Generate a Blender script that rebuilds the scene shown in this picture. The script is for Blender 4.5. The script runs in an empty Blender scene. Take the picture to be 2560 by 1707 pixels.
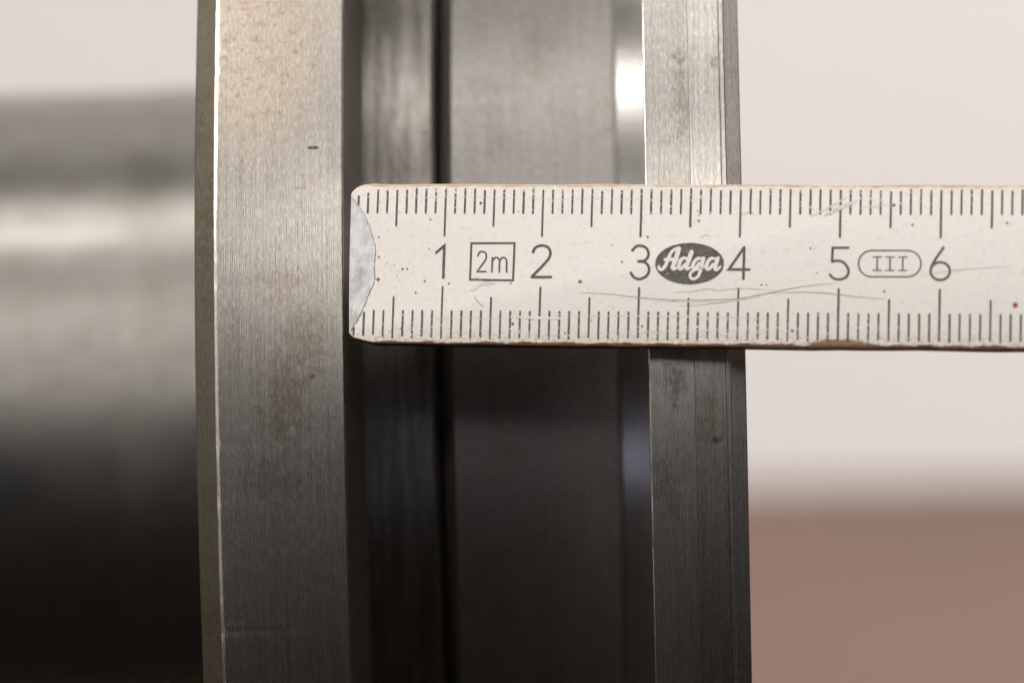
import bpy, bmesh, math, random
from mathutils import Matrix, Vector
random.seed(7)
MM = 0.001
sc = bpy.context.scene
C = sc.collection

# ---------------------------------------------------------------- camera
cam_d = bpy.data.cameras.new('camera'); cam = bpy.data.objects.new('camera', cam_d); C.objects.link(cam)
RX, UP, BK = (0.998731, 0.044328, -0.023894), (0.020768, 0.069688, 0.997353), (0.045876, -0.996583, 0.068679)
cam.matrix_world = Matrix(((RX[0], UP[0], BK[0], 0.025092), (RX[1], UP[1], BK[1], -0.538994),
                           (RX[2], UP[2], BK[2], 0.188870), (0, 0, 0, 1)))
cam_d.sensor_width = 36.0; cam_d.lens = 139.8
cam_d.clip_start = 0.01; cam_d.clip_end = 50
cam_d.dof.use_dof = True; cam_d.dof.focus_distance = 0.4025; cam_d.dof.aperture_fstop = 13.8
cam_d.dof.aperture_blades = 0
sc.camera = cam

# ---------------------------------------------------------------- world and lamps
w = bpy.data.worlds.new('World'); sc.world = w; w.use_nodes = True
w.node_tree.nodes['Background'].inputs[0].default_value = (1.0, 0.80, 0.64, 1)
w.node_tree.nodes['Background'].inputs[1].default_value = 0.014

def lamp(name, loc, target, sx, sy, power, col):
    d = bpy.data.lights.new(name, 'AREA'); d.shape = 'RECTANGLE'; d.size = sx; d.size_y = sy
    d.energy = power; d.color = col
    o = bpy.data.objects.new(name, d); C.objects.link(o); o.location = loc
    v = Vector(target) - Vector(loc); o.rotation_euler = v.to_track_quat('-Z', 'Y').to_euler()
    return o
T0 = (0, -0.11, 0.18)
def polar(elev, dist, x=0.0):
    e = math.radians(elev); return (x, T0[1] - dist * math.cos(e), T0[2] + dist * math.sin(e))
WARM = (1.0, 0.955, 0.91)
def power(sx, sy, radiance): return math.pi * sx * sy * radiance
lamp('ceiling_panel', polar(39.5, 1.7), T0, 1.8, 0.36, power(1.8, 0.36, 0.12), WARM)    # pale panel above and behind the photographer
lamp('low_panel', polar(25, 1.6, 0.20), T0, 1.15, 0.28, power(1.15, 0.28, 4.5), WARM)          # brighter strip below it
lamp('tube_lamp', polar(47, 1.6), T0, 1.2, 0.07, power(1.2, 0.07, 10.5), WARM)           # fluorescent tube
lamp('overhead_panel', polar(71, 1.6), T0, 1.2, 0.60, power(1.2, 0.60, 1.0), WARM)     # fitting over the part
lamp('overhead_tube', polar(82, 1.5), T0, 1.2, 0.12, power(1.2, 0.12, 14.0), WARM)
lamp('rear_panel', polar(119, 1.5), T0, 1.4, 0.7, power(1.4, 0.7, 0.85), WARM)          # paler fitting behind it
lamp('added_key', (-1.31, -0.83, 1.12), T0, 0.5, 0.5, 28, WARM)                           # lamp to the left of the photographer
lamp('added_fill', (1.25, -1.15, 1.0), T0, 0.8, 0.8, 2.6, WARM)                          # softer lamp to the right
lamp('added_wall_light', (1.25, 0.35, 1.55), (0.3, 1.24, 0.1), 0.9, 0.5, 36, WARM)             # added lamp to brighten the wall, out of the shaft's reflection
lamp('side_lamp', (-1.0, -1.05, 0.28), (0, -0.13, 0.14), 0.35, 0.7, 1.7, (1, 0.97, 0.93))  # low daylight from the left
lamp('screen_lamp', (0.03, -1.9, 0.19), (0.02, -0.11, 0.16), 0.06, 0.13, 0.06, (0.74, 0.76, 1.0))  # small cool light low in front

vs = sc.view_settings
vs.view_transform = 'Standard'; vs.look = 'None'; vs.exposure = 0.0; vs.gamma = 1.0; vs.use_curve_mapping = False
sc.render.engine = 'CYCLES'

# ---------------------------------------------------------------- helpers
def tag(o, label=None, cat=None, kind=None):
    if label: o['label'] = label
    if cat: o['category'] = cat
    if kind: o['kind'] = kind
    return o
def link(name, me, mat, parent=None):
    o = bpy.data.objects.new(name, me); C.objects.link(o)
    if mat: me.materials.append(mat)
    if parent: o.parent = parent
    return o

class N:
    """small node-tree builder"""
    def __init__(s, name):
        s.m = bpy.data.materials.new(name); s.m.use_nodes = True; s.t = s.m.node_tree; s.t.nodes.clear()
        s.out = s.t.nodes.new('ShaderNodeOutputMaterial'); s.b = s.t.nodes.new('ShaderNodeBsdfPrincipled')
        s.t.links.new(s.b.outputs[0], s.out.inputs[0])
        s.tc = s.t.nodes.new('ShaderNodeTexCoord').outputs['Object']
    def n(s, t, **k):
        x = s.t.nodes.new(t)
        for a, b in k.items(): setattr(x, a, b)
        return x
    def put(s, sock, v):
        if isinstance(v, bpy.types.NodeSocket): s.t.links.new(v, sock)
        elif v is not None: sock.default_value = v
    def math(s, op, a, b=None, c=None, clamp=False):
        x = s.n('ShaderNodeMath', operation=op); x.use_clamp = clamp
        s.put(x.inputs[0], a); s.put(x.inputs[1], b)
        if c is not None: s.put(x.inputs[2], c)
        return x.outputs[0]
    def mapr(s, v, a, b, c=0.0, d=1.0, smooth=True):
        x = s.n('ShaderNodeMapRange'); x.interpolation_type = 'SMOOTHSTEP' if smooth else 'LINEAR'
        s.put(x.inputs[0], v); s.put(x.inputs[1], a); s.put(x.inputs[2], b); s.put(x.inputs[3], c); s.put(x.inputs[4], d)
        return x.outputs[0]
    def noise(s, vec, scale, detail=4, rough=0.55, dist=0.0):
        x = s.n('ShaderNodeTexNoise'); s.put(x.inputs['Vector'], vec); x.inputs['Scale'].default_value = scale
        x.inputs['Detail'].default_value = detail; x.inputs['Roughness'].default_value = rough; x.inputs['Distortion'].default_value = dist
        return x.outputs[0]
    def sep(s, v):
        x = s.n('ShaderNodeSeparateXYZ'); s.put(x.inputs[0], v); return x.outputs
    def comb(s, a, b, c=0.0):
        x = s.n('ShaderNodeCombineXYZ'); s.put(x.inputs[0], a); s.put(x.inputs[1], b); s.put(x.inputs[2], c); return x.outputs[0]
    def mix(s, f, a, b, mode='MIX'):
        x = s.n('ShaderNodeMix', data_type='RGBA', blend_type=mode)
        s.put(x.inputs[0], f); s.put(x.inputs[6], a); s.put(x.inputs[7], b); return x.outputs[2]
    def bump(s, h, dist, strength=1.0, normal=None):
        x = s.n('ShaderNodeBump'); s.put(x.inputs['Height'], h); x.inputs['Distance'].default_value = dist
        x.inputs['Strength'].default_value = strength
        if normal is not None: s.put(x.inputs['Normal'], normal)
        return x.outputs[0]
    def set(s, **k):
        for a, v in k.items(): s.put(s.b.inputs[a.replace('_', ' ')], v)
def rgb(r, g, b): return (r, g, b, 1.0)

def cyl(b):
    """(x along the axis, arc length round it) in millimetres"""
    x, y, z = b.sep(b.tc)
    xm = b.math('MULTIPLY', x, 1000.0)
    ang = b.math('ARCTAN2', z, b.math('MULTIPLY', y, -1.0))
    return xm, b.math('MULTIPLY', ang, 140.0)

def steel(name, base, rough, pitch=0.22, groove=0.6, stain=0.5, rust=0.0, seed=0.0, pits=0.5, aniso=0.25, streak=0.35, fine=1.0, spots=(), sfreq=3.2):
    b = N(name)
    xm, am = cyl(b)
    x2 = b.math('ADD', xm, seed * 13.7); a2 = b.math('ADD', am, seed * 31.1)
    flat = b.comb(x2, a2)
    # stains and oxide patches
    big = b.noise(flat, 0.16, 6, 0.65)
    mid = b.noise(b.comb(x2, b.math('MULTIPLY', a2, 0.8)), 0.9, 7, 0.7)
    sp = b.noise(flat, 2.6, 3, 0.6)
    circ = b.noise(b.comb(b.math('MULTIPLY', x2, sfreq), b.math('MULTIPLY', a2, 0.06)), 1.0, 4, 0.6)
    st = b.mapr(b.math('ADD', b.math('MULTIPLY', big, 0.6), b.math('MULTIPLY', mid, 0.4)), 0.47, 0.66)
    col = b.mix(b.math('MULTIPLY', st, stain), base, rgb(base[0] * 0.62, base[1] * 0.56, base[2] * 0.42))
    col = b.mix(b.mapr(mid, 0.3, 0.75, 0.0, 0.2), col, rgb(base[0] * 1.12, base[1] * 1.08, base[2] * 1.05))
    col = b.mix(b.mapr(circ, 0.38, 0.64, 0.0, streak), col, rgb(base[0] * 0.55, base[1] * 0.54, base[2] * 0.52))
    ro = b.math('ADD', rough, b.math('MULTIPLY', st, 0.015))
    ro = b.math('ADD', ro, b.mapr(mid, 0.3, 0.7, -0.010, 0.010))
    if rust > 0:      # warm freckled oxide bloom on the upper arc of the left flange
        d = b.math('POWER', b.math('ADD', b.math('POWER', b.math('DIVIDE', b.math('ADD', xm, 19.5), 8.0), 2.0),
                                   b.math('POWER', b.math('DIVIDE', b.math('SUBTRACT', am, 53.0), 13.0), 2.0)), 0.5)
        rm = b.mapr(b.math('ADD', d, b.math('MULTIPLY', b.math('SUBTRACT', mid, 0.5), 1.5)), 1.15, 0.45)
        tint = b.mix(b.mapr(b.noise(b.comb(b.math('MULTIPLY', x2, 1.4), a2), 0.5, 3), 0.4, 0.6), rgb(0.46, 0.37, 0.30), rgb(0.47, 0.405, 0.32))
        col = b.mix(b.math('MULTIPLY', rm, rust), col, tint)
        ro = b.math('ADD', ro, b.math('MULTIPLY', rm, 0.08))
        fr = b.math('MULTIPLY', b.mapr(b.noise(flat, 1.0, 6, 0.8), 0.52, 0.62), rm)
        col = b.mix(b.math('MULTIPLY', fr, 0.6), col, rgb(0.19, 0.15, 0.12))
    for (sx_, sa_, rx_, ra_, c_, k_, soft) in spots:       # individual marks: nicks, oil stains, a rubbed spot
        d = b.math('POWER', b.math('ADD', b.math('POWER', b.math('DIVIDE', b.math('SUBTRACT', xm, sx_), rx_), 2.0),
                                   b.math('POWER', b.math('DIVIDE', b.math('SUBTRACT', am, sa_), ra_), 2.0)), 0.5)
        d = b.math('ADD', d, b.math('MULTIPLY', b.math('SUBTRACT', mid, 0.5), 5.0 * soft))
        col = b.mix(b.math('MULTIPLY', b.mapr(d, 1.0 + 0.5 * soft, 1.0 - 0.8 * soft), k_), col, c_)
    pit = b.math('MULTIPLY', b.mapr(sp, 0.66, 0.74), b.mapr(big, 0.4, 0.6))
    col = b.mix(b.math('MULTIPLY', pit, pits), col, rgb(0.06, 0.05, 0.04))
    # turning marks: fine rings round the axis, broken up, and random nicks
    wob = b.math('MULTIPLY', b.noise(b.comb(b.math('MULTIPLY', x2, 0.8), b.math('MULTIPLY', a2, 0.02)), 1.0, 2), 2.2)
    ring = b.math('SINE', b.math('ADD', b.math('MULTIPLY', x2, 2 * math.pi / pitch), wob))
    ringa = b.mapr(b.noise(flat, 0.22, 3), 0.40, 0.62, 0.1, 1.0)
    line = b.noise(b.comb(b.math('MULTIPLY', x2, 3.6), b.math('MULTIPLY', a2, 0.035)), 1.0, 3, 0.7)
    ring = b.math('ADD', b.math('MULTIPLY', ring, 0.55), b.math('MULTIPLY', b.math('SUBTRACT', line, 0.5), 4.2))
    ring = b.math('MULTIPLY', ring, ringa)
    col = b.mix(b.math('MULTIPLY', b.mapr(ring, 0.1, -0.9, 0.0, 0.42), min(1.0, groove)), col, rgb(base[0] * 0.40, base[1] * 0.33, base[2] * 0.30))
    hair = b.noise(b.comb(b.math('MULTIPLY', x2, 7.0), b.math('MULTIPLY', a2, 0.35)), 1.0, 4, 0.7)
    grain = b.noise(flat, 5.0, 3, 0.7)
    sparkle_grain = b.noise(b.comb(b.math('MULTIPLY', x2, 5.0), b.math('MULTIPLY', a2, 1.1)), 1.0, 4, 0.8)
    col = b.mix(b.mapr(sparkle_grain, 0.44, 0.70, 0.0, 0.45 * fine), col, rgb(min(0.9, base[0] * 1.75), min(0.87, base[1] * 1.72), min(0.84, base[2] * 1.68)))  # bright flecks: sparkle of the metal grain put into the base colour
    col = b.mix(b.mapr(sparkle_grain, 0.44, 0.32, 0.0, 0.22 * fine), col, rgb(base[0] * 0.45, base[1] * 0.42, base[2] * 0.38))
    h = b.math('ADD', b.math('MULTIPLY', ring, 0.5 * groove), b.math('ADD', b.math('MULTIPLY', hair, 1.6 * fine), b.math('MULTIPLY', grain, 1.3 * fine)))
    h = b.math('SUBTRACT', h, b.math('MULTIPLY', pit, 1.5 * pits))
    tan = b.n('ShaderNodeTangent', direction_type='RADIAL', axis='X').outputs[0]
    b.set(Base_Color=col, Metallic=1.0, Roughness=ro, Anisotropic=aniso, Anisotropic_Rotation=0.25, Tangent=tan,
          Normal=b.bump(h, 0.000010))
    return b.m

FLS = [(-13.4, 41.8, 0.55, 0.20, rgb(0.03, 0.025, 0.02), 0.95, 0.3), (-14.6, 37.6, 0.7, 0.09, rgb(0.12, 0.11, 0.09), 0.6, 0.5),
       (-16.4, 16.0, 2.2, 4.5, rgb(0.22, 0.19, 0.12), 0.55, 0.8), (-14.2, 21.5, 2.2, 3.0, rgb(0.24, 0.21, 0.15), 0.5, 0.8),
       (-16.8, 27.3, 2.4, 2.2, rgb(0.31, 0.25, 0.20), 0.5, 0.8), (-15.8, 12.8, 0.35, 0.45, rgb(0.62, 0.60, 0.58), 0.7, 0.8),
       (-13.6, 18.2, 0.3, 0.3, rgb(0.08, 0.07, 0.045), 0.6, 0.7), (-17.5, 8.0, 3.2, 2.4, rgb(0.27, 0.24, 0.20), 0.5, 0.9)]
RGS = [(24.3, 46.0, 0.9, 4.5, rgb(0.22, 0.19, 0.16), 0.6, 0.9), (24.2, 50.7, 0.5, 0.8, rgb(0.16, 0.15, 0.14), 0.5, 0.9),
       (23.1, 17.1, 1.0, 2.2, rgb(0.14, 0.12, 0.10), 0.6, 0.9), (22.0, 6.0, 1.6, 3.0, rgb(0.25, 0.22, 0.19), 0.5, 0.9)]
LDS = [(27.6, 50.0, 0.45, 0.8, rgb(0.17, 0.16, 0.15), 0.6, 0.9), (26.3, 13.4, 1.2, 2.4, rgb(0.32, 0.30, 0.16), 0.55, 0.9), (27.1, 11.0, 0.4, 0.35, rgb(0.08, 0.07, 0.06), 0.7, 0.8)]
M_flange = steel('steel_turned_flange', rgb(0.415, 0.393, 0.365), 0.315, 0.23, 1.0, 0.35, 0.8, 0.0, 0.4, spots=FLS)
M_ring = steel('steel_turned_ring', rgb(0.46, 0.444, 0.42), 0.31, 0.23, 1.0, 0.3, 0.0, 3.0, 0.5, spots=RGS)
M_land = steel('steel_ring_land', rgb(0.52, 0.50, 0.478), 0.30, 0.45, 0.5, 0.45, 0.0, 4.0, 0.6, 0.5, 0.55, spots=LDS)
M_rcham = steel('steel_ring_chamfer', rgb(0.40, 0.385, 0.375), 0.40, 0.4, 0.4, 0.5, 0.0, 17.0, 0.5)
M_hub = steel('steel_hub', rgb(0.38, 0.366, 0.352), 0.33, 0.4, 0.3, 0.6, 0.0, 5.0, 0.3, 0.6, 0.3)
M_seat = steel('steel_seat', rgb(0.37, 0.355, 0.335), 0.22, 0.4, 0.3, 0.6, 0.0, 7.0, 0.3, 0.5, 0.98, sfreq=0.75)
M_collar = steel('steel_polished_collar', rgb(0.57, 0.555, 0.54), 0.20, 0.4, 0.05, 0.1, 0.0, 9.0, 0.0, 0.3, 0.0, 0.08)
SHS = [(-44.0, 120.0, 3.5, 16.0, rgb(0.20, 0.19, 0.165), 0.8, 0.6), (-43.5, 60.0, 3.0, 14.0, rgb(0.20, 0.185, 0.15), 0.7, 0.6), (-66.0, 70.0, 16.0, 12.0, rgb(0.22, 0.21, 0.19), 0.6, 0.6),
       (-64.0, -5.0, 9.0, 14.0, rgb(0.12, 0.12, 0.14), 0.7, 0.6), (-34.0, 10.0, 7.0, 12.0, rgb(0.22, 0.21, 0.22), 0.6, 0.6), (-75.0, 118.0, 18.0, 9.0, rgb(0.19, 0.18, 0.165), 0.7, 0.6), (-58.0, 92.0, 14.0, 5.0, rgb(0.45, 0.43, 0.40), 0.6, 0.6)]
M_shaft = steel('steel_shaft', rgb(0.33, 0.318, 0.30), 0.29, 0.5, 0.2, 0.95, 0.0, 11.0, 0.2, 0.2, 0.6, spots=SHS)
M_chamfer = steel('steel_dull_chamfer', rgb(0.15, 0.133, 0.104), 0.5, 0.4, 0.2, 0.7, 0.0, 13.0, 0.4, 0.2, 0.2)
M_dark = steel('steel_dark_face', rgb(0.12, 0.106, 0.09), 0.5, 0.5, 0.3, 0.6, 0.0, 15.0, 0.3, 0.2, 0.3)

# ---------------------------------------------------------------- the setting
b = N('brown_table')
x, y, z = b.sep(b.tc)
grain = b.noise(b.comb(b.math('MULTIPLY', x, 3.0), b.math('MULTIPLY', y, 30.0)), 1.0, 5, 0.6)
blot = b.noise(b.tc, 5.0, 3)
colr = b.mix(b.mapr(grain, 0.3, 0.7), rgb(0.140, 0.070, 0.046), rgb(0.168, 0.084, 0.056))
colr = b.mix(b.mapr(blot, 0.35, 0.7, 0, 0.7), colr, rgb(0.12, 0.066, 0.05))
b.set(Base_Color=colr, Roughness=0.55, Normal=b.bump(grain, 0.0002, 0.4))
M_table = b.m
b = N('pale_wall')
nn = b.noise(b.tc, 3.0, 4); n2 = b.noise(b.tc, 60.0, 3)
b.set(Base_Color=b.mix(b.mapr(nn, 0.3, 0.7), rgb(0.765, 0.76, 0.757), rgb(0.745, 0.74, 0.737)), Roughness=0.85, Normal=b.bump(n2, 0.0006, 0.5))
M_wall = b.m

def slab(name, lo, hi, mat, bev=0.002):
    bm = bmesh.new(); bmesh.ops.create_cube(bm, size=1.0)
    for v in bm.verts:
        v.co = Vector([(lo[i] + hi[i]) / 2 + v.co[i] * (hi[i] - lo[i]) for i in range(3)])
    bmesh.ops.bevel(bm, geom=bm.edges[:], offset=bev, segments=2, affect='EDGES', profile=0.5)
    me = bpy.data.meshes.new(name); bm.to_mesh(me); bm.free()
    return link(name, me, mat)
tag(slab('table_surface', (-1.6, -0.025, -0.035), (1.8, 1.235, 0.0), M_table), kind='structure')
tag(slab('back_wall', (-1.9, 1.237, -0.5), (2.1, 1.31, 1.9), M_wall), kind='structure')

# ---------------------------------------------------------------- the turned steel part
def arc(cx, cr, r, a0, a1, n=4):
    return [(cx + r * math.cos(math.radians(a0 + (a1 - a0) * i / n)), cr + r * math.sin(math.radians(a0 + (a1 - a0) * i / n))) for i in range(n + 1)]
def lathe(name, prof, mat, parent, seg=384, caps=False, nick=()):
    """revolve (axial, radius) in mm about X"""
    vs_, fs = [], []
    rk = random.Random(len(name)); wob = [rk.gauss(0, 1) for k in range(seg)]
    wob = [0.6 * wob[k] + 0.4 * wob[k - 1] + (rk.uniform(1, 4) if rk.random() < 0.02 else 0) for k in range(seg)]
    for i, (a0, r0) in enumerate(prof):
        for k in range(seg):
            a, r = a0, r0
            if i in nick: a += 0.022 * wob[k]; r -= 0.010 * abs(wob[k])
            t = 2 * math.pi * k / seg
            vs_.append((a * MM, -r * MM * math.cos(t), r * MM * math.sin(t)))
    for i in range(len(prof) - 1):
        for k in range(seg):
            k2 = (k + 1) % seg
            fs.append((i * seg + k, (i + 1) * seg + k, (i + 1) * seg + k2, i * seg + k2))
    if caps:
        fs.append(tuple(range(seg))); fs.append(tuple((len(prof) - 1) * seg + k for k in reversed(range(seg))))
    me = bpy.data.meshes.new(name); me.from_pydata(vs_, [], fs); me.update()
    bm = bmesh.new(); bm.from_mesh(me); bmesh.ops.recalc_face_normals(bm, faces=bm.faces[:]); bm.to_mesh(me); bm.free()
    for p in me.polygons: p.use_smooth = True
    me.set_sharp_from_angle(angle=math.radians(12))
    return link(name, me, mat, parent)

part = bpy.data.objects.new('flanged_spindle', None); C.objects.link(part)
part.location = (0, 0, 0.140); part.empty_display_size = 0.05
tag(part, 'turned steel spindle with two flanges, a stepped hub between them and a smooth shaft', 'machine part')
R0 = 140.0
# left flange
XL, XR = -23.58, -10.40
# the flange is built as a body (rim and chamfer carry their own finish)
lathe('flange_rim', [(XL, R0 - 0.15), (XL + 0.10, R0 - 0.095), (XL + 0.22, R0 - 0.045), (XL + 0.36, R0 - 0.01), (XL + 0.5, R0)] + arc(XR - 0.22, R0 - 0.22, 0.22, 90, 0, 9) + [(XR, 139.0)], M_flange, part, 1800, nick=(1, 2, 3, 10, 11, 12))
lathe('flange_chamfer', [(-25.83, 46.0), (-25.83, 137.75), (-25.72, 137.92)] + [(XL, R0 - 0.15)], M_chamfer, part)
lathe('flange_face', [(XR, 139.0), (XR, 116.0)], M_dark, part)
lathe('bearing_seat', [(XR, 116.0), (-3.1, 116.0), (-2.6, 115.5), (-2.6, 111.0)], M_seat, part)
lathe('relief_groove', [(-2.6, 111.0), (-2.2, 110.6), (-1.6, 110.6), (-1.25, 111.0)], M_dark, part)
lathe('hub_barrel', [(-1.25, 111.0), (-1.25, 116.0), (-0.75, 116.5), (16.7, 116.5), (16.76, 115.9), (17.08, 115.9)], M_hub, part)
lathe('collar', [(17.08, 115.9), (17.14, 116.5)] + [(17.2, 116.55), (20.38, 116.55)], M_collar, part)
# right flange ring
XA, XB = 20.38, 30.2
lathe('ring_rim', [(XA, 116.55), (XA, 139.7)] + arc(XA + 0.17, R0 - 0.17, 0.17, 180, 90, 9)[1:] +
      [(24.98, 140.0), (25.02, 139.95)], M_ring, part, 1800, nick=(4, 5, 6, 7, 8))
lathe('ring_land', [(25.02, 139.95), (25.06, 139.99), (28.1, 139.99), (28.22, 139.86), (28.38, 139.86), (28.46, 139.95), (28.62, 139.95)], M_land, part)
lathe('ring_chamfer', [(28.62, 139.95), (28.72, 139.7), (29.95, 139.15)] + arc(30.0, 138.9, 0.2, 70, 0, 7) + [(30.2, 120.0), (29.6, 119.6), (29.6, 60.0), (30.2, 59.6), (30.2, 36.0), (29.4, 35.2), (-30.0, 35.2)], M_rcham, part)
# shaft
lathe('shaft', [(-25.9, 47.2), (-45.5, 47.2), (-46.3, 47.05), (-47.6, 47.05), (-48.6, 46.95), (-182.0, 46.6), (-184.0, 44.6), (-184.0, 20.0), (-180.0, 19.0)], M_shaft, part, 256)

# ---------------------------------------------------------------- folding rule
rule = bpy.data.objects.new('folding_rule', None); C.objects.link(rule)
eu, ev, en = (0.99244, -0.12103, -0.02016), (-0.04553, -0.2107, -0.97649), (0.11394, 0.97003, -0.21462)
rule.matrix_world = Matrix(((eu[0], en[0], -ev[0], -0.00964886), (eu[1], en[1], -ev[1], -0.13534239),
                            (eu[2], en[2], -ev[2], 0.17751032), (0, 0, 0, 1)))
rule.empty_display_size = 0.02
tag(rule, 'worn white wooden folding rule with black scale and steel tip held across the flanges', 'ruler')
THK = 1.9; LEN = 118.0

# paint: warm white lacquer, bare wood where the edges are rubbed through
def paint_nodes(b):
    x, y, z = b.sep(b.tc)
    u = b.math('MULTIPLY', x, 1000.0); v = b.math('MULTIPLY', z, -1000.0)
    flat = b.comb(u, v)
    n1 = b.noise(flat, 0.22, 4, 0.6); n2 = b.noise(flat, 1.4, 5, 0.65); n3 = b.noise(b.comb(b.math('MULTIPLY', u, 0.5), b.math('MULTIPLY', v, 5.0)), 1.0, 4, 0.6)
    col = b.mix(b.mapr(n1, 0.35, 0.68), rgb(0.79, 0.747, 0.70), rgb(0.78, 0.753, 0.73))
    col = b.mix(b.mapr(n2, 0.50, 0.72, 0.0, 0.5), col, rgb(0.66, 0.58, 0.48))
    col = b.mix(b.mapr(n3, 0.62, 0.78, 0.0, 0.3), col, rgb(0.55, 0.47, 0.38))
    dirt = b.noise(b.comb(b.math('MULTIPLY', u, 1.0), b.math('MULTIPLY', v, 1.6)), 2.2, 6, 0.75)
    where = b.math('ADD', b.mapr(n1, 0.42, 0.62), b.mapr(u, 16.0, 2.0, 0.0, 0.9))
    col = b.mix(b.math('MULTIPLY', b.mapr(dirt, 0.56, 0.70), b.math('MULTIPLY', where, 0.65)), col, rgb(0.36, 0.28, 0.21))
    rim = b.math('ADD', b.mapr(v, 1.5, 0.2, 0.0, 0.35), b.mapr(v, 14.4, 16.2, 0.0, 0.75))
    col = b.mix(b.math('MULTIPLY', rim, b.mapr(dirt, 0.42, 0.62)), col, rgb(0.46, 0.35, 0.25))
    return b, u, v, flat, col, n2, n3
b, u, v, flat, pcol, n2, n3 = paint_nodes(N('rule_lacquer'))
edge_n = b.math('MULTIPLY', b.math('SUBTRACT', b.noise(b.comb(b.math('MULTIPLY', u, 0.5), v), 1.0, 5, 0.65), 0.5), 0.85)
dep = b.math('MULTIPLY', b.sep(b.tc)[1], 1000.0)
top_w = b.mapr(b.math('ADD', b.math('SUBTRACT', v, edge_n), b.math('MULTIPLY', dep, -4.0)), 0.36, 0.24)
bot_w = b.mapr(b.math('ADD', b.math('ADD', v, edge_n), b.math('MULTIPLY', dep, 4.0)), 16.10, 16.26)
side_w = b.mapr(dep, 0.30, 0.40)
woodg = b.noise(b.comb(b.math('MULTIPLY', u, 0.35), b.math('MULTIPLY', v, 6.0), b.math('MULTIPLY', dep, 6.0)), 1.0, 4, 0.65)
wt = b.mix(b.mapr(woodg, 0.3, 0.7), rgb(0.44, 0.29, 0.17), rgb(0.62, 0.50, 0.36))
wb = b.mix(b.mapr(woodg, 0.35, 0.65), rgb(0.055, 0.026, 0.014), rgb(0.20, 0.10, 0.05))
col = b.mix(top_w, pcol, wt); col = b.mix(bot_w, col, wb)
# grime gathered in the lacquer by the lower edge near the 5 cm mark, and the worn corner by the tip
gx = b.math('ADD', b.math('POWER', b.math('DIVIDE', b.math('SUBTRACT', u, 50.2), 3.4), 2.0), b.math('POWER', b.math('DIVIDE', b.math('SUBTRACT', v, 16.2), 0.65), 2.0))
gm = b.mapr(b.math('ADD', gx, b.math('MULTIPLY', b.math('SUBTRACT', n2, 0.5), 1.6)), 1.1, 0.5)
col = b.mix(b.math('MULTIPLY', gm, 0.85), col, rgb(0.16, 0.085, 0.04))
hb = b.math('ADD', b.math('MULTIPLY', n2, 0.6), b.math('MULTIPLY', n3, 0.6))
b.set(Base_Color=col, Roughness=b.mapr(n2, 0.3, 0.7, 0.33, 0.5), Normal=b.bump(hb, 0.00004, 0.6))
b.b.inputs['Specular IOR Level'].default_value = 0.4
M_paint = b.m

def ink(name, wear):
    b, u, v, flat, pcol, n2, n3 = paint_nodes(N(name))
    a = b.noise(b.comb(b.math('MULTIPLY', u, 1.6), b.math('MULTIPLY', v, 3.2)), 1.0, 5, 0.75)
    big = b.noise(flat, 0.16, 3, 0.6)
    near = b.math('ABSOLUTE', b.math('SUBTRACT', v, 8.1))       # rubbed most towards the two edges
    thr = b.math('SUBTRACT', b.mapr(near, 3.5, 8.0, 0.64, 0.535, False), b.math('MULTIPLY', b.math('SUBTRACT', big, 0.5), 0.25))
    wmask = b.math('MULTIPLY', b.mapr(b.math('SUBTRACT', a, thr), -0.01, 0.05), wear)
    tone = b.mix(b.mapr(n2, 0.3, 0.7), rgb(0.065, 0.058, 0.052), rgb(0.125, 0.113, 0.10))
    b.set(Base_Color=b.mix(wmask, tone, pcol), Roughness=0.5)
    return b.m
M_ink = ink('rule_ink', 1.0); M_ink_num = ink('rule_ink_numerals', 0.55); M_ink_oval = ink('rule_ink_oval', 0.75)
b, u, v, flat, pcol, n2, n3 = paint_nodes(N('rule_letter_white'))
b.set(Base_Color=pcol, Roughness=0.45); M_letter = b.m
def plain(name, c, r=0.5, metal=0.0):
    b = N(name); nn = b.noise(b.tc, 900.0, 3)
    b.set(Base_Color=b.mix(b.mapr(nn, 0.3, 0.7), c, rgb(c[0] * 0.75, c[1] * 0.75, c[2] * 0.75)), Roughness=r, Metallic=metal); return b.m
M_crack = plain('crack_brown', rgb(0.40, 0.31, 0.24)); M_white = plain('scratch_white', rgb(0.80, 0.76, 0.72))
M_red = plain('speck_red', rgb(0.30, 0.07, 0.045)); M_blue = plain('speck_blue', rgb(0.04, 0.09, 0.28)); M_grn = plain('speck_green', rgb(0.16, 0.24, 0.2)); M_blk = plain('speck_brown', rgb(0.22, 0.17, 0.13))
b = N('tip_metal'); x, y, z = b.sep(b.tc)
br = b.noise(b.comb(b.math('MULTIPLY', x, 9000.0), b.math('MULTIPLY', z, 700.0)), 1.0, 5, 0.7); bg = b.noise(b.tc, 500.0, 4)
b.set(Base_Color=b.mix(b.mapr(bg, 0.35, 0.7), rgb(0.52, 0.52, 0.535), rgb(0.34, 0.335, 0.33)), Metallic=0.85, Roughness=b.mapr(br, 0.3, 0.7, 0.34, 0.52), Normal=b.bump(b.math('ADD', br, bg), 0.00003))
M_tip = b.m

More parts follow.
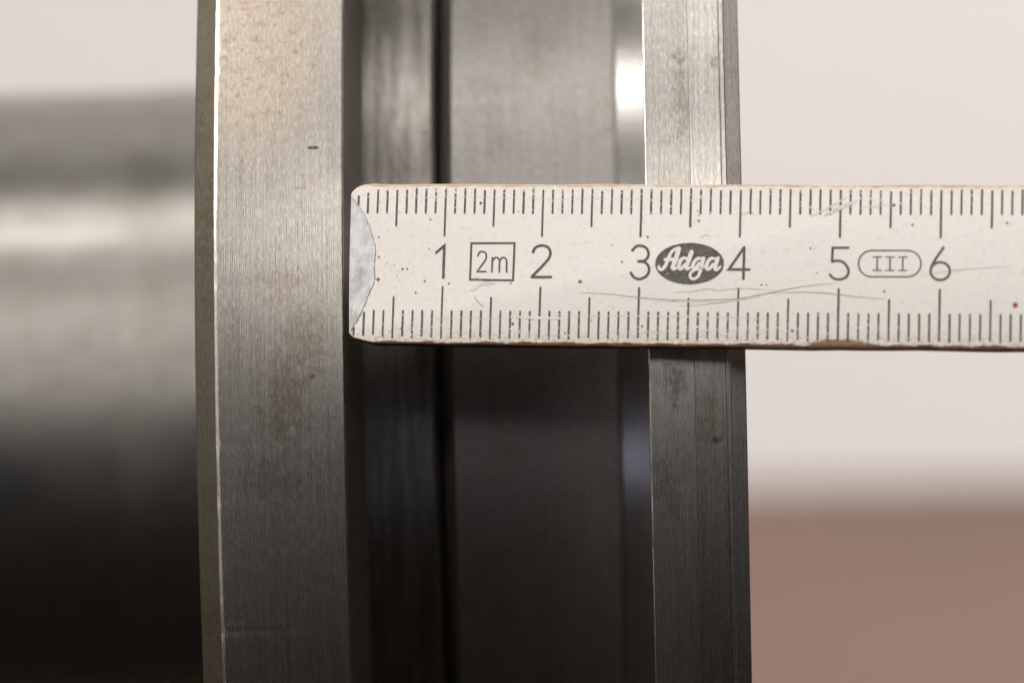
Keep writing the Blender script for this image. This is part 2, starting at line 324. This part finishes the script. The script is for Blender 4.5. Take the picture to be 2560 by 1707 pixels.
def P(u_, v_, d=0.0): return (u_ * MM, d * MM, -v_ * MM)
ARC = [(0.21, 1.18), (0.397, 1.539), (0.75, 2.0), (1.103, 2.507), (1.52, 3.1), (1.878, 3.715), (2.13, 4.3), (2.349, 4.922), (2.56, 5.5), (2.692, 6.008), (2.85, 6.4), (2.93, 6.8), (2.90, 7.2), (2.90, 7.6),
       (2.843, 8.419), (2.90, 9.1), (2.97, 9.743), (2.88, 10.15), (2.75, 10.6), (2.405, 11.311), (2.081, 12.395), (1.72, 13.2), (1.297, 14.083), (0.95, 14.7), (0.56, 15.36)]
def extrude_outline(name, pts, d0, d1, mat, parent, bev=0.0, seg=3):
    bm = bmesh.new()
    f_ = bm.faces.new([bm.verts.new(P(p[0], p[1], d0)) for p in pts])
    r = bmesh.ops.extrude_face_region(bm, geom=[f_])
    for g in r['geom']:
        if isinstance(g, bmesh.types.BMVert): g.co.y += (d1 - d0) * MM
    bmesh.ops.recalc_face_normals(bm, faces=bm.faces[:])
    if bev > 0:
        es = [e for e in bm.edges if abs(e.verts[0].co.y - e.verts[1].co.y) < 1e-7 and min(e.verts[0].co.x, e.verts[1].co.x) > 3.2 * MM or
              (abs(e.verts[0].co.y - e.verts[1].co.y) < 1e-7 and (e.verts[0].co.z > -1.0 * MM and e.verts[1].co.z > -1.0 * MM))
              or (abs(e.verts[0].co.y - e.verts[1].co.y) < 1e-7 and (e.verts[0].co.z < -15.7 * MM and e.verts[1].co.z < -15.7 * MM))]
        bmesh.ops.bevel(bm, geom=es, offset=bev * MM, segments=seg, affect='EDGES', profile=0.5, clamp_overlap=True)
    me = bpy.data.meshes.new(name); bm.to_mesh(me); bm.free()
    for p in me.polygons: p.use_smooth = True
    me.set_sharp_from_angle(angle=math.radians(35))
    return link(name, me, mat, parent)
rnd = random.Random(3)
top = [(0.36, 0.80), (0.70, 0.46), (1.1, 0.24), (1.6, 0.10), (2.5, 0.0)] + [(u_, 0.05 + 0.03 * math.sin(u_ * 0.4) + rnd.uniform(-.025, .025)) for u_ in [3.5 + 2.6 * i for i in range(44)]] + [(LEN, 0.08)]
bot = [(LEN, 16.55)] + [(u_, 16.52 + 0.035 * math.sin(u_ * 0.31) + rnd.uniform(-.03, .03) + (0.0 if u_ > 14 else -0.012 * (14 - u_))) for u_ in [3.2 + 2.6 * i for i in range(43)][::-1]] + [(1.9, 16.12), (1.0, 15.84)]
extrude_outline('wooden_leg', [ARC[0]] + top + bot + ARC[::-1][:-1], 0.0, THK, M_paint, rule, 0.34)
tip = extrude_outline('end_tip', [(0.17, 1.25), (0.21, 1.22)] + [(p[0] - 0.012, p[1]) for p in ARC[1:]] + [(0.50, 15.36), (0.36, 12.0), (0.24, 7.0)], 0.11, THK - 0.05, M_tip, rule)
tag(tip, 'bare steel crescent tip')
for v_ in tip.data.vertices:                       # the tip is dished: its outer edge rolls back
    if v_.co.y < 0.2 * MM: v_.co.y += 0.16 * MM * max(0.0, 1 - v_.co.x / (1.2 * MM))

# ---- print
def ribbon_pts(pts, n=6, closed=False):
    out = []; m = len(pts)
    rng = range(m if closed else m - 1)
    for i in rng:
        p0 = pts[(i - 1) % m] if (closed or i > 0) else pts[0]; p1 = pts[i]; p2 = pts[(i + 1) % m]
        p3 = pts[(i + 2) % m] if (closed or i + 2 < m) else pts[-1]
        for k in range(n):
            t = k / n
            out.append(tuple(0.5 * (2 * p1[c] + (p2[c] - p0[c]) * t + (2 * p0[c] - 5 * p1[c] + 4 * p2[c] - p3[c]) * t * t + (3 * p1[c] - p0[c] - 3 * p2[c] + p3[c]) * t ** 3) for c in (0, 1)))
    if not closed: out.append(pts[-1])
    return out
def ribbon(bm, pts, w, d, smooth=True, closed=False, taper=None, cap=True):
    q = ribbon_pts(pts, 6, closed) if smooth else list(pts)
    n = len(q); L = []; Rr = []
    for i in range(n):
        a = q[(i - 1) % n] if (closed or i > 0) else q[i]; c = q[(i + 1) % n] if (closed or i < n - 1) else q[i]
        dx, dy = c[0] - a[0], c[1] - a[1]; l = math.hypot(dx, dy) or 1
        nx, ny = -dy / l, dx / l
        k = 1.0
        if not smooth and (closed or 0 < i < n - 1):
            e1 = (q[i][0] - a[0], q[i][1] - a[1]); e2 = (c[0] - q[i][0], c[1] - q[i][1])
            l1 = math.hypot(*e1) or 1; l2 = math.hypot(*e2) or 1
            tx, ty = e1[0] / l1 + e2[0] / l2, e1[1] / l1 + e2[1] / l2; lt = math.hypot(tx, ty) or 1
            nx, ny = -ty / lt, tx / lt
            k = min(2.5, 1 / max(0.3, abs((-e1[1] / l1) * nx + (e1[0] / l1) * ny)))
        hw = w * 0.5 * k * (taper(i / max(1, n - 1)) if taper else 1.0)
        L.append(bm.verts.new(P(q[i][0] + nx * hw, q[i][1] + ny * hw, -d))); Rr.append(bm.verts.new(P(q[i][0] - nx * hw, q[i][1] - ny * hw, -d)))
    for i in range(n if closed else n - 1):
        j = (i + 1) % n; bm.faces.new((L[i], L[j], Rr[j], Rr[i]))
    if cap and not closed:
        for e, s in ((0, -1), (n - 1, 1)):
            a = q[1] if e == 0 else q[-2]
            ang = math.atan2(q[e][1] - a[1], q[e][0] - a[0])
            hw = w * 0.5 * (taper(e / (n - 1)) if taper else 1.0)
            vv = [bm.verts.new(P(q[e][0] + hw * math.cos(ang + t), q[e][1] + hw * math.sin(ang + t), -d)) for t in [math.pi / 2 - math.pi * k / 6 for k in range(7)]]
            bm.faces.new(vv)
def flat_obj(name, bm, mat, parent):
    for f_ in bm.faces:
        f_.normal_update()
        if f_.normal.y > 0: f_.normal_flip()
    me = bpy.data.meshes.new(name); bm.to_mesh(me); bm.free()
    return link(name, me, mat, parent)

# graduations: 1, 5 and 10 mm ticks along both edges
UM = 116
for side in (0, 1):
    bm = bmesh.new(); rr = random.Random(20 + side)
    for k in range(1, UM):
        u0 = float(k) + rr.uniform(-.012, .012)
        wdt = 0.21 + rr.uniform(-.02, .02)
        if side == 0:
            a = 0.66 + rr.uniform(-.1, .12) + max(0, 0.75 - 0.22 * k) ; e = 5.36 if k % 10 == 0 else (4.35 if k % 5 == 0 else 3.02)
            if k == 1: a, e = 1.35, 2.15
        else:
            a = 10.62 if k % 10 == 0 else (11.68 if k % 5 == 0 else 13.08); e = 15.72 + rr.uniform(-.12, .1) - (0.15 if k < 4 else 0)
            if k == 1: a = 14.75
            if k == 2: a = 13.3
        ribbon(bm, [(u0, a), (u0 + rr.uniform(-.01, .01), (a + e) / 2), (u0, e)], wdt, 0.02, smooth=False)
    flat_obj('graduation_scale', bm, M_ink, rule)

def arc_pts(cx_, cy_, rx, ry, a0, a1, n=14):
    return [(cx_ + rx * math.cos(math.radians(a0 + (a1 - a0) * i / n)), cy_ + ry * math.sin(math.radians(a0 + (a1 - a0) * i / n))) for i in range(n + 1)]
W1 = 0.27
NUM = {
 1: [([(-0.78, 7.10), (0.03, 6.40), (0.03, 9.66)], False)],
 2: [([(-0.86, 7.02), (-0.64, 6.56), (0.0, 6.33), (0.66, 6.54), (0.90, 7.08), (0.75, 7.65), (0.2, 8.34), (-0.90, 9.5)], True), ([(-0.93, 9.56), (1.03, 9.54)], False)],
 3: [([(-0.78, 6.80), (-0.43, 6.41), (0.04, 6.32), (0.58, 6.52), (0.85, 7.03), (0.78, 7.50), (0.45, 7.82), (-0.15, 7.90)], True), ([(-0.1, 7.90), (0.50, 7.99), (0.89, 8.40), (0.94, 8.94), (0.66, 9.42), (0.07, 9.69), (-0.52, 9.54), (-0.88, 9.07)], True)],
 4: [([(0.46, 9.62), (0.48, 6.44)], False), ([(0.46, 6.46), (-1.02, 8.68), (1.02, 8.68)], False)],
 5: [([(0.87, 6.44), (-0.69, 6.45), (-0.72, 7.82)], False), ([(-0.70, 7.84), (-0.2, 7.74), (0.38, 7.89), (0.83, 8.42), (0.92, 8.95), (0.64, 9.43), (0.0, 9.63), (-0.58, 9.49), (-0.90, 9.16)], True)],
 6: [([(0.28, 6.38), (-0.55, 7.66), (-0.92, 8.42)], True), (arc_pts(0.0, 8.74, 0.95, 0.89, 0, 340, 18), 'c')],
 7: [([(-0.9, 6.44), (0.9, 6.44), (-0.3, 9.64)], False)],
 8: [(arc_pts(0, 7.15, 0.78, 0.8, 0, 342, 18), 'c'), (arc_pts(0, 8.8, 0.92, 0.86, 0, 342, 18), 'c')],
 9: [([(-0.28, 9.64), (0.55, 8.36), (0.92, 7.6)], True), (arc_pts(0.0, 7.28, 0.95, 0.89, 0, 340, 18), 'c')],
}
for dgt, strokes in NUM.items():
    bm = bmesh.new()
    for i, (pts, sm) in enumerate(strokes):
        q = [(p[0] + dgt * 10, p[1]) for p in pts]
        ribbon(bm, q, W1 if dgt < 5 else 0.25, 0.02 + 0.004 * i, smooth=bool(sm), closed=(sm == 'c'))
    flat_obj('numeral', bm, M_ink_num, rule)
# boxed 2m
bm = bmesh.new()
ribbon(bm, [(12.80, 6.13), (17.22, 6.10), (17.18, 9.90), (12.78, 9.85)], 0.21, 0.02, smooth=False, closed=True)
box = flat_obj('length_mark', bm, M_ink_num, rule)
bm = bmesh.new()
ribbon(bm, [(13.50, 7.42), (13.66, 7.06), (13.96, 6.98), (14.26, 7.10), (14.37, 7.46), (14.23, 7.94), (13.50, 8.98)], 0.17, 0.02)
ribbon(bm, [(13.46, 9.03), (14.39, 9.02)], 0.17, 0.024, smooth=False)
ribbon(bm, [(15.00, 7.60), (14.99, 9.06)], 0.17, 0.02, smooth=False)
ribbon(bm, [(15.01, 7.95), (15.24, 7.62), (15.54, 7.61), (15.72, 7.9), (15.74, 8.3), (15.75, 9.06)], 0.17, 0.024)
ribbon(bm, [(15.74, 7.95), (15.96, 7.62), (16.26, 7.61), (16.46, 7.9), (16.48, 8.3), (16.48, 9.06)], 0.17, 0.028)
flat_obj('lettering', bm, M_ink_num, box)
# oval maker's mark with knocked-out script
bm = bmesh.new()
bm.faces.new([bm.verts.new(P(35.02 + 3.46 * math.cos(t) + rnd.uniform(-.02, .02), 8.11 + 2.11 * math.sin(t) + rnd.uniform(-.015, .015), -0.02)) for t in [2 * math.pi * k / 72 for k in range(72)]])
oval = flat_obj('oval_mark', bm, M_ink_oval, rule)
S = [([(31.95, 8.40), (31.96, 8.62), (32.16, 8.72), (32.40, 8.60), (32.65, 8.21), (32.88, 7.56), (33.19, 6.94), (33.54, 6.65), (33.92, 6.53)], 0.30),
     ([(33.90, 6.60), (33.72, 7.34), (33.44, 8.21), (33.33, 8.53), (33.49, 8.66), (33.76, 8.52)], 0.43),
     ([(32.52, 7.71), (32.92, 7.69), (33.78, 7.70)], 0.34),
     ([(34.68, 7.58), (34.38, 7.56), (34.10, 7.85), (33.96, 8.38), (34.11, 8.64), (34.31, 8.54), (34.59, 8.17)], 0.33),
     ([(35.19, 6.94), (34.97, 7.66), (34.72, 8.42), (34.82, 8.66), (35.14, 8.50)], 0.42),
     ([(36.12, 7.60), (35.85, 7.59), (35.51, 7.92), (35.34, 8.38), (35.50, 8.57), (35.74, 8.46), (35.99, 8.05)], 0.33),
     ([(36.42, 7.57), (36.18, 8.56), (35.94, 9.36), (35.49, 9.66), (35.19, 9.55), (35.11, 9.22), (35.30, 8.91), (35.75, 8.69), (36.29, 8.53), (36.61, 8.35)], 0.34),
     ([(37.52, 7.60), (37.18, 7.58), (36.87, 7.91), (36.74, 8.37), (36.87, 8.65), (37.14, 8.53), (37.39, 8.15)], 0.33),
     ([(37.86, 7.57), (37.68, 8.19), (37.61, 8.58), (37.73, 8.73), (37.97, 8.58), (38.15, 8.38)], 0.36)]
bm = bmesh.new()
for i, (pts, wd) in enumerate(S):
    tp = (lambda t: 0.85 + 0.3 * math.sin(math.pi * t)) if i not in (1, 4, 8, 6) else ((lambda t: 1.12 - 0.6 * t ** 2) if i != 6 else (lambda t: 1.15 - 0.75 * min(1, t * 1.6) if t < .3 else 0.95 - 0.25 * t))
    ribbon(bm, pts, wd, 0.026 + 0.003 * i, taper=tp)
flat_obj('lettering', bm, M_letter, oval)
# pill-shaped accuracy class mark III
bm = bmesh.new()
pill = arc_pts(53.22, 8.02, 1.31, 1.32, 90, 270, 14) + arc_pts(56.79, 8.01, 1.31, 1.32, 270, 450, 14)
ribbon(bm, pill, 0.15, 0.02, smooth=False, closed=True)
cls = flat_obj('class_mark', bm, M_ink_num, rule)
bm = bmesh.new()
for i, cu in enumerate((53.76, 55.03, 56.30)):
    ribbon(bm, [(cu, 7.40), (cu, 8.64)], 0.15, 0.02, smooth=False)
    ribbon(bm, [(cu - 0.42, 7.35), (cu + 0.42, 7.34)], 0.12, 0.024, smooth=False)
    ribbon(bm, [(cu - 0.42, 8.70), (cu + 0.42, 8.69)], 0.12, 0.024, smooth=False)
flat_obj('lettering', bm, M_ink_num, cls)

# ---- dark, ragged seam between lacquer and tip
r4 = random.Random(4); bm = bmesh.new()
seam = [(p[0] + 0.03 + r4.uniform(-.03, .05), p[1]) for p in ribbon_pts(ARC[1:], 3)]
ribbon(bm, seam, 0.085, 0.012, smooth=False, taper=lambda t: 0.35 + 0.9 * abs(math.sin(9.0 * t + 3 * math.sin(23 * t))) * (0.35 + t), cap=False)
flat_obj('tip_seam', bm, M_blk, rule)
# ---- wear: cracks, scratches, specks
def jit(pts, a, r):
    q = ribbon_pts(pts, 5); return [(p[0], p[1] + r.uniform(-a, a)) for p in q]
r5 = random.Random(5)
tp = lambda t: 0.25 + 0.75 * math.sin(math.pi * min(1, max(0, t))) ** 0.7
CR = [([(23.755, 11.088), (26.9, 11.22), (30.0, 11.56), (33.56, 11.81), (36.6, 11.76), (40.15, 11.62), (42.49, 11.13), (45.9, 10.44), (47.6, 10.21), (49.5, 10.02)], 0.085),
      ([(42.96, 11.07), (46.47, 10.93), (48.2, 10.98), (50.0, 11.14), (52.3, 11.42), (54.6, 11.56)], 0.085),
      ([(33.54, 11.0), (35.2, 10.94), (36.8, 10.65), (38.0, 10.8), (40.1, 10.61), (43.6, 10.77)], 0.05),
      ([(34.05, 12.43), (37.2, 12.17), (40.15, 11.68), (42.49, 11.13)], 0.045),
      ([(13.3, 11.5), (13.5, 11.9), (14.0, 12.4), (14.3, 12.6)], 0.08), ([(13.2, 9.6), (13.7, 9.75), (14.2, 10.0), (15.2, 9.95)], 0.06),
      ([(40.0, 3.2), (40.8, 2.9), (41.6, 3.1)], 0.05), ([(58.0, 9.2), (62.0, 8.6), (67.0, 8.2)], 0.04), ([(36.0, 5.5), (36.6, 5.2), (37.1, 5.35)], 0.05)]
for pts, wd in CR:
    bm = bmesh.new(); ribbon(bm, jit(pts, 0.03, r5), wd, 0.034, smooth=False, taper=tp, cap=False)
    flat_obj('crack', bm, M_crack, rule)
WS = [([(16.8, 13.61), (22.9, 13.75)], 0.28), ([(21.3, 13.44), (27.2, 13.45), (33.1, 13.44), (39.0, 13.52), (44.6, 13.63)], 0.10), ([(30.0, 11.68), (33.5, 11.93), (36.6, 11.93), (40.1, 11.79), (43.0, 11.07)], 0.12),
      ([(48.4, 3.22), (50.0, 2.39), (51.7, 1.67)], 0.42), ([(26.3, 15.09), (35.0, 14.9), (44.6, 14.81)], 0.07), ([(47.0, 3.3), (49.2, 2.2), (50.6, 1.3)], 0.2), ([(13.0, 11.0), (14.0, 10.3), (15.4, 10.2)], 0.3), ([(3, 1.5), (12, 1.42), (24, 1.6), (38, 1.45)], 0.05),
      ([(9.0, 13.9), (12.5, 13.75), (17.0, 13.9)], 0.06), ([(52.0, 2.4), (55.5, 2.0)], 0.10)]
for pts, wd in WS:
    bm = bmesh.new(); ribbon(bm, jit(pts, 0.02, r5), wd, 0.030, smooth=False, taper=tp, cap=False)
    flat_obj('scratch', bm, M_white, rule)
def dot(bm, u_, v_, r_, rr):
    bm.faces.new([bm.verts.new(P(u_ + r_ * rr.uniform(.7, 1.25) * math.cos(t), v_ + r_ * rr.uniform(.7, 1.2) * math.sin(t), -0.038)) for t in [2 * math.pi * k / 9 for k in range(9)]])
dots = {M_blue: [(13.617, 2.03, .17), (17.29, 14.33, .18), (16.97, 10.2, .11), (42.0, 2.6, .1)], M_grn: [(24.0, 9.99, .24), (35.7, 2.78, .1), (57.2, 4.1, .15)],
        M_red: [(3.34, 9.86, .21), (10.62, 10.27, .12), (7.26, 11.2, .13), (8.14, 10.04, .12), (5.92, 14.89, .16), (30.73, 5.42, .14), (27.2, 6.27, .08), (30.4, 14.47, .13), (22.6, 15.2, .13), (28.0, 15.2, .16), (67.4, 12.1, .3), (66.5, 3.9, .16), (45.45, 14.8, .17), (35.8, 3.2, .1), (25.3, 13.9, .09)],
        M_blk: [(8.5, 3.7, .11), (5.82, 8.77, .14), (6.3, 8.79, .12), (2.96, 7.58, .13), (8.47, 6.7, .09), (3.22, 5.52, .1), (35.83, 3.73, .15), (28.2, 7.96, .13), (42.3, 10.2, .13), (42.8, 10.2, .1), (33.5, 11.84, .11), (55.3, 2.1, .2), (54.5, 10.8, .16), (47.1, 6.5, .12), (47.8, 9.0, .11)]}
r6 = random.Random(9)
for k in range(14):
    dots[M_blk if r6.random() < .75 else M_red].append((2.5 + 66 * r6.random() ** 1.5, 0.8 + 15 * r6.random(), 0.025 + 0.05 * r6.random()))
for m_, lst in dots.items():
    bm = bmesh.new()
    for (u_, v_, r_) in lst:
        if u_ < 3.2 and 2 < v_ < 15: u_ = 3.3
        dot(bm, u_, v_, r_ * 0.85, r6)
    tag(flat_obj('paint_specks', bm, m_, rule), kind='stuff')
